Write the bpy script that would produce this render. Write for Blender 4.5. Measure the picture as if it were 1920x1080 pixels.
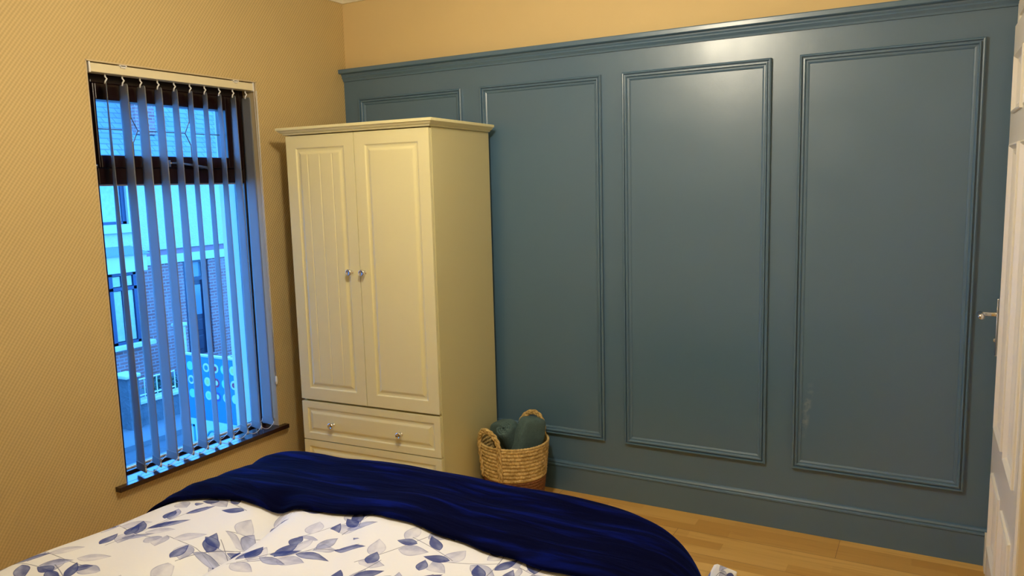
import bpy, bmesh, math, random
from math import sin, cos, pi, radians, hypot, exp, floor as ffl
from mathutils import Vector, Matrix, noise

for o in list(bpy.data.objects):
    bpy.data.objects.remove(o)
scn = bpy.context.scene
C = scn.collection
random.seed(7)

# ------------------------------------------------------------------ camera
cd = bpy.data.cameras.new('camera')
cd.sensor_width = 36.0
cd.lens = 27.3227
cd.clip_start = 0.02
cam = bpy.data.objects.new('camera', cd)
C.objects.link(cam)
yaw, pit, rol = 0.5061, -0.1313, -0.0271
fw = Vector((-sin(yaw)*cos(pit), cos(yaw)*cos(pit), sin(pit)))
rt = fw.cross(Vector((0, 0, 1))).normalized()
up = rt.cross(fw)
r2 = cos(rol)*rt + sin(rol)*up
u2 = -sin(rol)*rt + cos(rol)*up
cam.matrix_world = Matrix(((r2.x, u2.x, -fw.x, 2.8339), (r2.y, u2.y, -fw.y, -3.3176), (r2.z, u2.z, -fw.z, 1.4882), (0, 0, 0, 1)))
scn.camera = cam

# ------------------------------------------------------------------ world, exposure
scn.view_settings.view_transform = 'Standard'
scn.view_settings.look = 'None'
scn.view_settings.gamma = 1.0
scn.view_settings.use_curve_mapping = False
scn.view_settings.exposure = 0.0
w = bpy.data.worlds.new('overcast_dusk_sky')
scn.world = w
w.use_nodes = True
bg = w.node_tree.nodes['Background']
bg.inputs[0].default_value = (0.075, 0.36, 1.0, 1)
bg.inputs[1].default_value = 12.5

LAMP_POS = (1.66, -1.72, 2.33)
LAMP_COL = (1.0, 0.88, 0.66)
LAMP_STRENGTH = 265.0

# ------------------------------------------------------------------ materials
def mat(name, col, rough=0.6, metal=0.0, spec=0.5, bump=None, var=None, **kw):
    """bump=(scale, strength, distance); var=(scale, amount)"""
    m = bpy.data.materials.new(name)
    m.use_nodes = True
    nt = m.node_tree
    b = nt.nodes['Principled BSDF']
    b.inputs['Base Color'].default_value = (*col, 1)
    b.inputs['Roughness'].default_value = rough
    b.inputs['Metallic'].default_value = metal
    b.inputs['Specular IOR Level'].default_value = spec
    for k, v in kw.items():
        b.inputs[k.replace('_', ' ')].default_value = v
    tc = nt.nodes.new('ShaderNodeTexCoord')
    if var:
        n = nt.nodes.new('ShaderNodeTexNoise')
        n.inputs['Scale'].default_value = var[0]
        n.inputs['Detail'].default_value = 4
        nt.links.new(tc.outputs['Object'], n.inputs['Vector'])
        mx = nt.nodes.new('ShaderNodeMix')
        mx.data_type = 'RGBA'
        mx.inputs[6].default_value = tuple(c*(1-var[1]) for c in col) + (1,)
        mx.inputs[7].default_value = tuple(min(1, c*(1+var[1])) for c in col) + (1,)
        nt.links.new(n.outputs['Fac'], mx.inputs[0])
        nt.links.new(mx.outputs[2], b.inputs['Base Color'])
    if bump:
        n = nt.nodes.new('ShaderNodeTexNoise')
        n.inputs['Scale'].default_value = bump[0]
        n.inputs['Detail'].default_value = 3
        nt.links.new(tc.outputs['Object'], n.inputs['Vector'])
        bp = nt.nodes.new('ShaderNodeBump')
        bp.inputs['Strength'].default_value = bump[1]
        bp.inputs['Distance'].default_value = bump[2]
        nt.links.new(n.outputs['Fac'], bp.inputs['Height'])
        nt.links.new(bp.outputs[0], b.inputs['Normal'])
    return m

class NX:
    """tiny node-expression helper"""
    def __init__(s, nt): s.nt = nt
    def m(s, op, a, b=None, c=None):
        n = s.nt.nodes.new('ShaderNodeMath'); n.operation = op
        for i, v in enumerate((a, b, c)):
            if v is None: continue
            if isinstance(v, (int, float)): n.inputs[i].default_value = v
            else: s.nt.links.new(v, n.inputs[i])
        return n.outputs[0]
    def mix(s, f, a, b):
        n = s.nt.nodes.new('ShaderNodeMix'); n.data_type = 'RGBA'
        for i, v in ((0, f), (6, a), (7, b)):
            if isinstance(v, (int, float)): n.inputs[i].default_value = v
            elif isinstance(v, tuple): n.inputs[i].default_value = (*v, 1)
            else: s.nt.links.new(v, n.inputs[i])
        return n.outputs[2]
    def sstep(s, v, lo, hi):
        n = s.nt.nodes.new('ShaderNodeMapRange'); n.interpolation_type = 'SMOOTHSTEP'
        s.nt.links.new(v, n.inputs[0])
        n.inputs[1].default_value = lo; n.inputs[2].default_value = hi
        return n.outputs[0]
    def link(s, a, b): s.nt.links.new(a, b)
    def node(s, t, **kw):
        n = s.nt.nodes.new(t)
        for k, v in kw.items(): setattr(n, k, v)
        return n

def wallpaper():
    m = mat('woven_wallpaper', (0.62, 0.44, 0.20), 0.75)
    nt = m.node_tree; x = NX(nt); b = nt.nodes['Principled BSDF']
    tc = x.node('ShaderNodeTexCoord'); sp = x.node('ShaderNodeSeparateXYZ'); x.link(tc.outputs['Object'], sp.inputs[0])
    h = x.m('ADD', sp.outputs[0], sp.outputs[1]); z = sp.outputs[2]
    # little diagonal dashes
    d1 = x.m('SINE', x.m('MULTIPLY', x.m('SUBTRACT', h, x.m('MULTIPLY', z, 0.75)), 420))
    d2 = x.m('SINE', x.m('MULTIPLY', x.m('ADD', h, x.m('MULTIPLY', z, 1.6)), 330))
    v = x.m('MULTIPLY', x.m('ADD', d1, x.m('MULTIPLY', d2, 0.35)), 0.5)
    f = x.sstep(v, -0.6, 0.6)
    nz = x.node('ShaderNodeTexNoise'); nz.inputs['Scale'].default_value = 2.5; x.link(tc.outputs['Object'], nz.inputs[0])
    c = x.mix(f, (0.52, 0.385, 0.170), (0.66, 0.50, 0.235))
    c2 = x.mix(x.m('MULTIPLY', nz.outputs[0], 0.25), c, (0.50, 0.365, 0.155))
    x.link(c2, b.inputs['Base Color'])
    bp = x.node('ShaderNodeBump'); bp.inputs['Strength'].default_value = 0.5; bp.inputs['Distance'].default_value = 0.0012
    x.link(f, bp.inputs['Height']); x.link(bp.outputs[0], b.inputs['Normal'])
    return m

def brick_mat(name, c1, c2, mortar, scale, axis='yz'):
    m = mat(name, c1, 0.9)
    nt = m.node_tree; x = NX(nt); b = nt.nodes['Principled BSDF']
    tc = x.node('ShaderNodeTexCoord'); sp = x.node('ShaderNodeSeparateXYZ'); x.link(tc.outputs['Object'], sp.inputs[0])
    cb = x.node('ShaderNodeCombineXYZ')
    x.link(x.m('ADD', sp.outputs[0], sp.outputs[1]), cb.inputs[0]); x.link(sp.outputs[2], cb.inputs[1])
    t = x.node('ShaderNodeTexBrick')
    t.inputs['Color1'].default_value = (*c1, 1); t.inputs['Color2'].default_value = (*c2, 1); t.inputs['Mortar'].default_value = (*mortar, 1)
    t.inputs['Scale'].default_value = scale; t.inputs['Mortar Size'].default_value = 0.012
    t.inputs['Brick Width'].default_value = 0.225*1.0; t.inputs['Row Height'].default_value = 0.075
    x.link(cb.outputs[0], t.inputs['Vector'])
    nz = x.node('ShaderNodeTexNoise'); nz.inputs['Scale'].default_value = 3; x.link(tc.outputs['Object'], nz.inputs[0])
    c = x.mix(x.m('MULTIPLY', x.sstep(nz.outputs[0], .45, .7), 0.45), t.outputs[0], mortar)
    x.link(c, b.inputs['Base Color'])
    return m

def slate_mat():
    m = mat('roof_slate', (.30, .34, .38), 0.7)
    nt = m.node_tree; x = NX(nt); b = nt.nodes['Principled BSDF']
    tc = x.node('ShaderNodeTexCoord'); sp = x.node('ShaderNodeSeparateXYZ'); x.link(tc.outputs['Object'], sp.inputs[0])
    cb = x.node('ShaderNodeCombineXYZ'); x.link(sp.outputs[1], cb.inputs[0]); x.link(sp.outputs[2], cb.inputs[1])
    t = x.node('ShaderNodeTexBrick')
    t.inputs['Color1'].default_value = (.085, .105, .12, 1); t.inputs['Color2'].default_value = (.12, .14, .15, 1); t.inputs['Mortar'].default_value = (.05, .06, .075, 1)
    t.inputs['Scale'].default_value = 1; t.inputs['Mortar Size'].default_value = 0.012
    t.inputs['Brick Width'].default_value = 0.28; t.inputs['Row Height'].default_value = 0.13
    x.link(cb.outputs[0], t.inputs['Vector']); x.link(t.outputs[0], b.inputs['Base Color'])
    return m

def oak_floor():
    m = mat('oak_laminate', (.5, .3, .1), 0.38)
    nt = m.node_tree; x = NX(nt); b = nt.nodes['Principled BSDF']
    tc = x.node('ShaderNodeTexCoord')
    t = x.node('ShaderNodeTexBrick')
    t.offset = 0.37
    t.inputs['Color1'].default_value = (.0, 0, 0, 1); t.inputs['Color2'].default_value = (1, 1, 1, 1); t.inputs['Mortar'].default_value = (.5, .5, .5, 1)
    t.inputs['Scale'].default_value = 1; t.inputs['Mortar Size'].default_value = 0.0
    t.inputs['Brick Width'].default_value = 0.42; t.inputs['Row Height'].default_value = 0.064
    x.link(tc.outputs['Object'], t.inputs['Vector'])
    mp = x.node('ShaderNodeMapping'); mp.inputs['Scale'].default_value = (2.2, 34, 1); x.link(tc.outputs['Object'], mp.inputs[0])
    nz = x.node('ShaderNodeTexNoise'); nz.inputs['Scale'].default_value = 1.6; nz.inputs['Detail'].default_value = 5; nz.inputs['Distortion'].default_value = .6
    x.link(mp.outputs[0], nz.inputs[0])
    c = x.mix(t.outputs[0], (.56, .30, .06), (.76, .48, .14))
    c2 = x.mix(x.m('MULTIPLY', x.sstep(nz.outputs[0], .5, .75), .55), c, (.48, .235, .045))
    # board joints every three strips
    t2 = x.node('ShaderNodeTexBrick'); t2.offset = 0.5
    t2.inputs['Color1'].default_value = (1, 1, 1, 1); t2.inputs['Color2'].default_value = (1, 1, 1, 1); t2.inputs['Mortar'].default_value = (0, 0, 0, 1)
    t2.inputs['Scale'].default_value = 1; t2.inputs['Mortar Size'].default_value = 0.0009
    t2.inputs['Brick Width'].default_value = 1.26; t2.inputs['Row Height'].default_value = 0.192
    x.link(tc.outputs['Object'], t2.inputs['Vector'])
    c3 = x.mix(t2.outputs[0], (.22, .11, .03), c2)
    x.link(c3, b.inputs['Base Color'])
    return m

def blue_paint():
    m = mat('teal_blue_eggshell_paint', (.080, .165, .275), 0.30, spec=0.9)
    nt = m.node_tree; x = NX(nt); b = nt.nodes['Principled BSDF']
    tc = x.node('ShaderNodeTexCoord')
    n1 = x.node('ShaderNodeTexNoise'); n1.inputs['Scale'].default_value = 220; n1.inputs['Detail'].default_value = 2; x.link(tc.outputs['Object'], n1.inputs[0])
    n2 = x.node('ShaderNodeTexNoise'); n2.inputs['Scale'].default_value = 5; n2.inputs['Detail'].default_value = 5; x.link(tc.outputs['Object'], n2.inputs[0])
    r = x.node('ShaderNodeMapRange'); x.link(n2.outputs[0], r.inputs[0])
    r.inputs[1].default_value = .3; r.inputs[2].default_value = .7; r.inputs[3].default_value = .30; r.inputs[4].default_value = .40
    x.link(r.outputs[0], b.inputs['Roughness'])
    h = x.m('ADD', x.m('MULTIPLY', n1.outputs[0], .12), x.m('MULTIPLY', n2.outputs[0], 1.0))
    bp = x.node('ShaderNodeBump'); bp.inputs['Strength'].default_value = 0.35; bp.inputs['Distance'].default_value = 0.004
    x.link(h, bp.inputs['Height']); x.link(bp.outputs[0], b.inputs['Normal'])
    b.inputs['Coat Weight'].default_value = .22; b.inputs['Coat Roughness'].default_value = .24
    # chalky rub mark low on the right-hand panel
    sp = x.node('ShaderNodeSeparateXYZ'); x.link(tc.outputs['Object'], sp.inputs[0])
    u = x.m('SUBTRACT', sp.outputs[0], 2.375); v = x.m('SUBTRACT', sp.outputs[2], 0.53)
    u2 = x.m('SUBTRACT', u, x.m('MULTIPLY', v, .14))
    mk = x.m('MULTIPLY', x.m('SUBTRACT', 1.0, x.sstep(x.m('ABSOLUTE', u2), .004, .022)), x.m('SUBTRACT', 1.0, x.sstep(x.m('ABSOLUTE', v), .03, .15)))
    n3 = x.node('ShaderNodeTexNoise'); n3.inputs['Scale'].default_value = 30; x.link(tc.outputs['Object'], n3.inputs[0])
    mk = x.m('MULTIPLY', x.m('MULTIPLY', mk, x.sstep(n3.outputs[0], .42, .68)), .38)
    x.link(x.mix(mk, (.080, .165, .275), (.42, .47, .50)), b.inputs['Base Color'])
    return m

def leaf_print():
    """watercolour leaf sprigs printed on white cotton, following the cloth's own UVs (metres)"""
    m = mat('leaf_print_cotton', (.85, .85, .88), 0.85)
    nt = m.node_tree; x = NX(nt); b = nt.nodes['Principled BSDF']
    uv = x.node('ShaderNodeUVMap'); uv.uv_map = 'UVMap'
    warp = x.node('ShaderNodeTexNoise'); warp.inputs['Scale'].default_value = 9; x.link(uv.outputs[0], warp.inputs[0])
    col = (.81, .85, .97)
    paper = x.node('ShaderNodeTexNoise'); paper.inputs['Scale'].default_value = 26; paper.inputs['Detail'].default_value = 4
    x.link(uv.outputs[0], paper.inputs[0])
    def layer(base, scale, off, leaves, stem, tint, seed):
        mp = x.node('ShaderNodeMapping'); mp.inputs['Location'].default_value = (off[0], off[1], 0); x.link(uv.outputs[0], mp.inputs[0])
        vo = x.node('ShaderNodeTexVoronoi'); vo.voronoi_dimensions = '2D'; vo.feature = 'F1'
        vo.inputs['Scale'].default_value = 1/scale; vo.inputs['Randomness'].default_value = 0.38
        x.link(mp.outputs[0], vo.inputs['Vector'])
        sub = x.node('ShaderNodeVectorMath', operation='SUBTRACT'); x.link(mp.outputs[0], sub.inputs[0])
        x.link(vo.outputs['Position'], sub.inputs[1])
        sc = x.node('ShaderNodeSeparateColor'); x.link(vo.outputs['Color'], sc.inputs[0])
        ang = x.m('ADD', x.m('MULTIPLY', x.m('SUBTRACT', sc.outputs[0], .5), 1.9), seed)
        s = x.node('ShaderNodeSeparateXYZ'); x.link(sub.outputs[0], s.inputs[0])
        ca, sa = x.m('COSINE', ang), x.m('SINE', ang)
        X = x.m('ADD', x.m('MULTIPLY', s.outputs[0], ca), x.m('MULTIPLY', s.outputs[1], sa))
        Y = x.m('SUBTRACT', x.m('MULTIPLY', s.outputs[1], ca), x.m('MULTIPLY', s.outputs[0], sa))
        # stem: arc y = k x^2
        c = base
        X = x.m('MULTIPLY', X, .83); Y = x.m('MULTIPLY', Y, .83)
        k, x0, x1, c0 = stem
        sd = x.m('ABSOLUTE', x.m('SUBTRACT', Y, x.m('ADD', x.m('MULTIPLY', x.m('MULTIPLY', X, X), k), c0)))
        sm = x.m('SUBTRACT', 1.0, x.sstep(sd, .0004, .0016))
        sm = x.m('MULTIPLY', sm, x.m('MULTIPLY', x.m('GREATER_THAN', X, x0), x.m('LESS_THAN', X, x1)))
        c = x.mix(x.m('MULTIPLY', sm, .8), c, (.12, .14, .28))
        for i, (lx, ly, a, L, W, tone) in enumerate(leaves):
            dx, dy = x.m('SUBTRACT', X, lx), x.m('SUBTRACT', Y, ly)
            u = x.m('ADD', x.m('MULTIPLY', dx, cos(a)), x.m('MULTIPLY', dy, sin(a)))
            v = x.m('SUBTRACT', x.m('MULTIPLY', dy, cos(a)), x.m('MULTIPLY', dx, sin(a)))
            v = x.m('ADD', v, x.m('MULTIPLY', x.m('SUBTRACT', warp.outputs[0], .5), .012))
            t = x.m('MULTIPLY', u, 1/L)
            h = x.m('MULTIPLY', x.m('SUBTRACT', 1.0, x.m('MULTIPLY', t, t)), x.m('MULTIPLY_ADD', t, -0.38*W, W))
            d = x.m('SUBTRACT', h, x.m('ABSOLUTE', v))
            inside = x.m('MULTIPLY', x.sstep(d, 0.0, .0012), x.m('LESS_THAN', x.m('ABSOLUTE', t), 1.0))
            # tones: pigment pools at the edge, one half paler, midrib
            edge = x.m('SUBTRACT', 1.0, x.sstep(d, .0008, .004))
            half = x.sstep(v, -.004, .004)
            wash = x.sstep(paper.outputs[0], .3, .7)
            dens = x.m('ADD', x.m('MULTIPLY', edge, .30), x.m('ADD', x.m('MULTIPLY', half, .22), x.m('MULTIPLY', wash, .30)))
            dens = x.m('ADD', dens, tone+.08)
            lc1, lc2 = tint
            lc = x.mix(x.sstep(dens, 0.0, 1.0), lc2, lc1)
            op = x.m('MULTIPLY', inside, .93 if tone > .2 else .8)
            c = x.mix(op, c, lc)
        return c
    navy, pale = (.006, .026, .22), (.44, .50, .82)
    grey, palest = (.13, .17, .44), (.70, .73, .90)
    A = [(-.105, .022, .55, .034, .0135, .35), (-.060, -.020, -.75, .036, .0140, .1), (-.030, .030, .85, .040, .0165, .42),
         (.020, -.024, -.60, .041, .0150, .30), (.055, .028, .75, .034, .0150, .05), (.100, -.012, -.35, .036, .0125, .40), (.128, .034, .55, .022, .013, .3)]
    B = [(-.085, -.020, -.9, .030, .0190, .05), (-.045, .028, .9, .036, .0200, -.05), (.010, -.030, -.8, .034, .0210, .12), (.050, .034, .6, .036, .0170, -.05),
         (.095, -.004, .1, .034, .0180, .2)]
    D = [(-.05, .02, .5, .030, .0150, .5), (.0, -.022, -.5, .034, .0130, .45), (.045, .018, .45, .024, .0150, .35)]
    c = layer(col, .235, (.31, .17), B, (.8, -.11, .08, -.002), (grey, palest), 0.5)
    c = layer(c, .285, (.05, .02), A, (-.9, -.13, .12, .004), (navy, pale), 0.75)
    c = layer(c, .25, (.63, .52), D, (.9, -.08, .05, -.004), (navy, (.30, .36, .62)), 2.2)
    x.link(c, b.inputs['Base Color'])
    wv = x.node('ShaderNodeTexNoise'); wv.inputs['Scale'].default_value = 60; x.link(uv.outputs[0], wv.inputs[0])
    bp = x.node('ShaderNodeBump'); bp.inputs['Strength'].default_value = .15; bp.inputs['Distance'].default_value = .003
    x.link(wv.outputs[0], bp.inputs['Height']); x.link(bp.outputs[0], b.inputs['Normal'])
    return m

def velvet():
    m = mat('navy_velvet', (.002, .005, .055), 0.9, spec=0.04)
    nt = m.node_tree; x = NX(nt); b = nt.nodes['Principled BSDF']
    b.inputs['Sheen Weight'].default_value = 0.10
    b.inputs['Sheen Roughness'].default_value = 0.35
    b.inputs['Sheen Tint'].default_value = (.01, .08, .9, 1)
    uv = x.node('ShaderNodeUVMap'); uv.uv_map = 'UVMap'
    mp = x.node('ShaderNodeMapping'); mp.inputs['Scale'].default_value = (2.2, 16, 1); x.link(uv.outputs[0], mp.inputs[0])
    n = x.node('ShaderNodeTexNoise'); n.inputs['Scale'].default_value = 1.5; n.inputs['Detail'].default_value = 6; n.inputs['Distortion'].default_value = .5
    x.link(mp.outputs[0], n.inputs[0])
    f = x.sstep(n.outputs[0], .48, .74)
    x.link(x.mix(f, (.0006, .0012, .018), (.0015, .006, .12)), b.inputs['Base Color'])
    bp = x.node('ShaderNodeBump'); bp.inputs['Strength'].default_value = .9; bp.inputs['Distance'].default_value = .012
    x.link(n.outputs[0], bp.inputs['Height']); x.link(bp.outputs[0], b.inputs['Normal'])
    return m

def weave_mat(name, c1, c2, rough=.8):
    m = mat(name, c1, rough)
    nt = m.node_tree; x = NX(nt); b = nt.nodes['Principled BSDF']
    tc = x.node('ShaderNodeTexCoord')
    n = x.node('ShaderNodeTexNoise'); n.inputs['Scale'].default_value = 120; n.inputs['Detail'].default_value = 2; x.link(tc.outputs['Object'], n.inputs[0])
    n2 = x.node('ShaderNodeTexNoise'); n2.inputs['Scale'].default_value = 25; x.link(tc.outputs['Object'], n2.inputs[0])
    c = x.mix(x.sstep(x.m('MULTIPLY', x.m('ADD', n.outputs[0], n2.outputs[0]), .5), .38, .62), c2, c1)
    x.link(c, b.inputs['Base Color'])
    return m

def slat_mat():
    m = bpy.data.materials.new('translucent_blind_fabric')
    m.use_nodes = True
    nt = m.node_tree; x = NX(nt)
    for n in list(nt.nodes):
        if n.type == 'BSDF_PRINCIPLED': nt.nodes.remove(n)
    out = [n for n in nt.nodes if n.type == 'OUTPUT_MATERIAL'][0]
    d = x.node('ShaderNodeBsdfDiffuse'); d.inputs[0].default_value = (.40, .41, .42, 1)
    t = x.node('ShaderNodeBsdfTranslucent'); t.inputs[0].default_value = (.52, .58, .64, 1)
    mx = x.node('ShaderNodeMixShader'); mx.inputs[0].default_value = .5
    x.link(d.outputs[0], mx.inputs[1]); x.link(t.outputs[0], mx.inputs[2]); x.link(mx.outputs[0], out.inputs[0])
    return m

def glass_mat():
    m = bpy.data.materials.new('window_glass')
    m.use_nodes = True
    nt = m.node_tree; x = NX(nt)
    for n in list(nt.nodes):
        if n.type == 'BSDF_PRINCIPLED': nt.nodes.remove(n)
    out = [n for n in nt.nodes if n.type == 'OUTPUT_MATERIAL'][0]
    t = x.node('ShaderNodeBsdfTransparent'); t.inputs[0].default_value = (.95, .98, 1, 1)
    g = x.node('ShaderNodeBsdfGlossy'); g.inputs['Roughness'].default_value = .02
    fr = x.node('ShaderNodeFresnel'); fr.inputs[0].default_value = 1.3
    mx = x.node('ShaderNodeMixShader'); x.link(fr.outputs[0], mx.inputs[0])
    x.link(t.outputs[0], mx.inputs[1]); x.link(g.outputs[0], mx.inputs[2]); x.link(mx.outputs[0], out.inputs[0])
    return m

M = dict(
    paper=wallpaper(),
    plaster=mat('peach_tan_wall_paint', (.73, .56, .28), .7, bump=(90, .15, .002), var=(3, .05)),
    reveal=mat('cream_reveal_paint', (.62, .50, .30), .6),
    coving=mat('white_coving_paint', (.80, .74, .58), .6),
    blue=blue_paint(),
    floor=oak_floor(),
    mahog=mat('dark_mahogany_frame', (.010, .002, .002), .32, var=(20, .3)),
    glass=glass_mat(),
    lead=mat('lead_strip', (.16, .18, .22), .45, metal=.6),
    chrome=mat('polished_chrome', (.80, .80, .82), .14, metal=1.0),
    dark=mat('black_gap', (.01, .01, .01), .6),
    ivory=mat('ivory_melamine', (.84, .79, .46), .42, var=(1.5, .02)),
    ivory_shaded=mat('ivory_melamine_shaded', (.66, .61, .33), .45, var=(1.5, .02)),  # same ivory, darkened: shade on the wardrobe sides put into the colour
    doorp=mat('cream_white_gloss_paint', (.88, .84, .74), .35, bump=(60, .1, .001)),
    slat=slat_mat(),
    pvc=mat('cream_white_plastic', (.78, .70, .48), .35),
    clear=mat('white_plastic_chain', (.80, .80, .80), .35),
    duvet=leaf_print(),
    velvet=velvet(),
    mattress=mat('white_mattress_fabric', (.7, .68, .64), .9),
    base=mat('grey_divan_fabric', (.10, .10, .12), .9),
    straw=weave_mat('natural_seagrass', (.78, .58, .26), (.46, .31, .11)),
    brown=weave_mat('brown_seagrass', (.26, .11, .04), (.15, .055, .018)),
    towel=mat('teal_grey_knit', (.085, .15, .165), .95, bump=(260, 1.0, .004), var=(60, .25)),
    # outdoors
    brick=brick_mat('red_brick', (0.189, 0.059, 0.054), (0.234, 0.086, 0.077), (0.225, 0.171, 0.171), 1),
    render=mat('pebbledash_render', (0.351, 0.342, 0.315), .9, bump=(30, .6, .02), var=(9, .10)),
    band=mat('brick_band', (0.225, 0.108, 0.126), .9),
    stone=mat('painted_stone_lintel', (0.360, 0.360, 0.342), .8, var=(6, .06)),
    slate=slate_mat(),
    bframe=mat('dark_blue_window_frame', (0.013, 0.027, 0.063), .5),
    pane=mat('net_curtained_pane', (0.279, 0.315, 0.324), .15, var=(12, .25)),
    dpaint=mat('dark_front_door_paint', (0.009, 0.011, 0.027), .3),
    dglass=mat('grey_door_glass', (0.090, 0.135, 0.162), .1),
    road=mat('asphalt', (.035, .045, .055), .9, var=(30, .25), bump=(80, .5, .01)),
    pave=mat('concrete_paving', (.07, .08, .09), .9, var=(8, .15)),
    gwall=mat('old_garden_wall', (0.054, 0.063, 0.072), .9, var=(7, .45), bump=(14, .8, .03)),
    coping=mat('concrete_coping', (0.297, 0.306, 0.306), .9, var=(12, .15)),
    rail=mat('white_iron_railing', (0.360, 0.369, 0.369), .5),
    boardblue=mat('bright_blue_board', (.005, .12, .36), .5),
    boardpale=mat('pale_aqua_board', (0.248, 0.360, 0.360), .6),
    cyan=mat('cyan_dot', (0.113, 0.360, 0.383), .6), wht=mat('white_dot', (0.338, 0.360, 0.383), .6), grn=mat('lime_dot', (0.279, 0.383, 0.189), .6),
    yel=mat('yellow_dot', (0.338, 0.338, 0.090), .6), redp=mat('crimson_dot', (0.203, 0.018, 0.041), .6), nvy=mat('navy_dot', (0.023, 0.045, 0.158), .6),
    letter=mat('teal_lettering', (0.023, 0.171, 0.216), .6),
    hedge=mat('shrub_leaves', (0.023, 0.045, 0.027), .9, var=(20, .5)),
)
glow = bpy.data.materials.new('warm_lamp_glass'); glow.use_nodes = True
_b = glow.node_tree.nodes['Principled BSDF']
_b.inputs['Base Color'].default_value = (.9, .85, .75, 1)
_b.inputs['Emission Color'].default_value = (*LAMP_COL, 1)
_b.inputs['Emission Strength'].default_value = LAMP_STRENGTH

# ------------------------------------------------------------------ mesh helpers
def obj(name, bm, m, parent=None, smooth=False, bev=0, seg=2, recalc=True, loc=None):
    if recalc: bmesh.ops.recalc_face_normals(bm, faces=bm.faces)
    me = bpy.data.meshes.new(name)
    bm.to_mesh(me); bm.free()
    for mm in (m if isinstance(m, (list, tuple)) else [m]): me.materials.append(mm)
    if smooth:
        for f in me.polygons: f.use_smooth = True
    o = bpy.data.objects.new(name, me); C.objects.link(o)
    if parent: o.parent = parent
    if loc: o.location = loc
    if bev:
        b = o.modifiers.new('bevel', 'BEVEL'); b.width = bev; b.segments = seg; b.limit_method = 'ANGLE'; b.angle_limit = radians(40)
    return o

def tag(o, label=None, cat=None, group=None, kind=None):
    if label: o['label'] = label
    if cat: o['category'] = cat
    if group: o['group'] = group
    if kind: o['kind'] = kind
    return o

def thing(name, loc=(0, 0, 0), rz=0, **kw):
    o = bpy.data.objects.new(name, None); C.objects.link(o)
    o.empty_display_size = .1
    o.location = loc; o.rotation_euler = (0, 0, rz)
    return tag(o, **kw)

def box(bm, lo, hi, T=None):
    vs = [bm.verts.new((x, y, z)) for x in (lo[0], hi[0]) for y in (lo[1], hi[1]) for z in (lo[2], hi[2])]
    for f in ((0, 1, 3, 2), (4, 6, 7, 5), (0, 4, 5, 1), (2, 3, 7, 6), (0, 2, 6, 4), (1, 5, 7, 3)):
        bm.faces.new([vs[i] for i in f])
    if T is not None:
        for v in vs: v.co = T @ v.co
    return vs

def bx(*a): bm = bmesh.new(); box(bm, *a); return bm

def tube(bm, pts, r, n=8, cap=True, closed=False):
    pts = [Vector(p) for p in pts]
    rs = r if isinstance(r, (list, tuple)) else [r]*len(pts)
    rings = []; prev = None; N = len(pts)
    for i, p in enumerate(pts):
        a = pts[(i-1) % N] if (closed or i) else pts[0]
        b = pts[(i+1) % N] if (closed or i < N-1) else pts[-1]
        t = (b-a).normalized()
        if prev is None:
            prev = t.orthogonal().normalized()
        e = (prev - t*prev.dot(t)).normalized(); prev = e
        f = t.cross(e)
        rings.append([bm.verts.new(p + rs[i]*(cos(2*pi*k/n)*e + sin(2*pi*k/n)*f)) for k in range(n)])
    for i in range(N if closed else N-1):
        A, B = rings[i], rings[(i+1) % N]
        for k in range(n): bm.faces.new((A[k], A[(k+1) % n], B[(k+1) % n], B[k]))
    if cap and not closed:
        bm.faces.new(rings[0][::-1]); bm.faces.new(rings[-1])

def lathe(bm, prof, T=None, n=24):
    """prof [(r,z)] around z"""
    rings = []
    for r, z in prof:
        if r < 1e-6: rings.append([bm.verts.new((0, 0, z))])
        else: rings.append([bm.verts.new((r*cos(2*pi*k/n), r*sin(2*pi*k/n), z)) for k in range(n)])
    for A, B in zip(rings, rings[1:]):
        for k in range(n):
            k2 = (k+1) % n
            if len(A) == 1 and len(B) == 1: continue
            if len(A) == 1: bm.faces.new((A[0], B[k2], B[k]))
            elif len(B) == 1: bm.faces.new((A[k], A[k2], B[0]))
            else: bm.faces.new((A[k], A[k2], B[k2], B[k]))
    if T is not None:
        for R in rings:
            for v in R: v.co = T @ v.co

def grid(bm, nu, nv, fn):
    vs = [[bm.verts.new(fn(i/nu, j/nv)) for j in range(nv+1)] for i in range(nu+1)]
    for i in range(nu):
        for j in range(nv):
            bm.faces.new((vs[i][j], vs[i+1][j], vs[i+1][j+1], vs[i][j+1]))
    return vs

def sweep(bm, prof, path, closed=False):
    """prof: [(out, up)]; path: [(point, outdir, updir)] -> mitred moulding"""
    rings = [[bm.verts.new(p + o*a + u*b) for a, b in prof] for p, o, u in path]
    n = len(prof)
    for i in range(len(path) if closed else len(path)-1):
        A, B = rings[i], rings[(i+1) % len(path)]
        for k in range(n): bm.faces.new((A[k], A[(k+1) % n], B[(k+1) % n], B[k]))
    if not closed: bm.faces.new(rings[0][::-1]); bm.faces.new(rings[-1])

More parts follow.
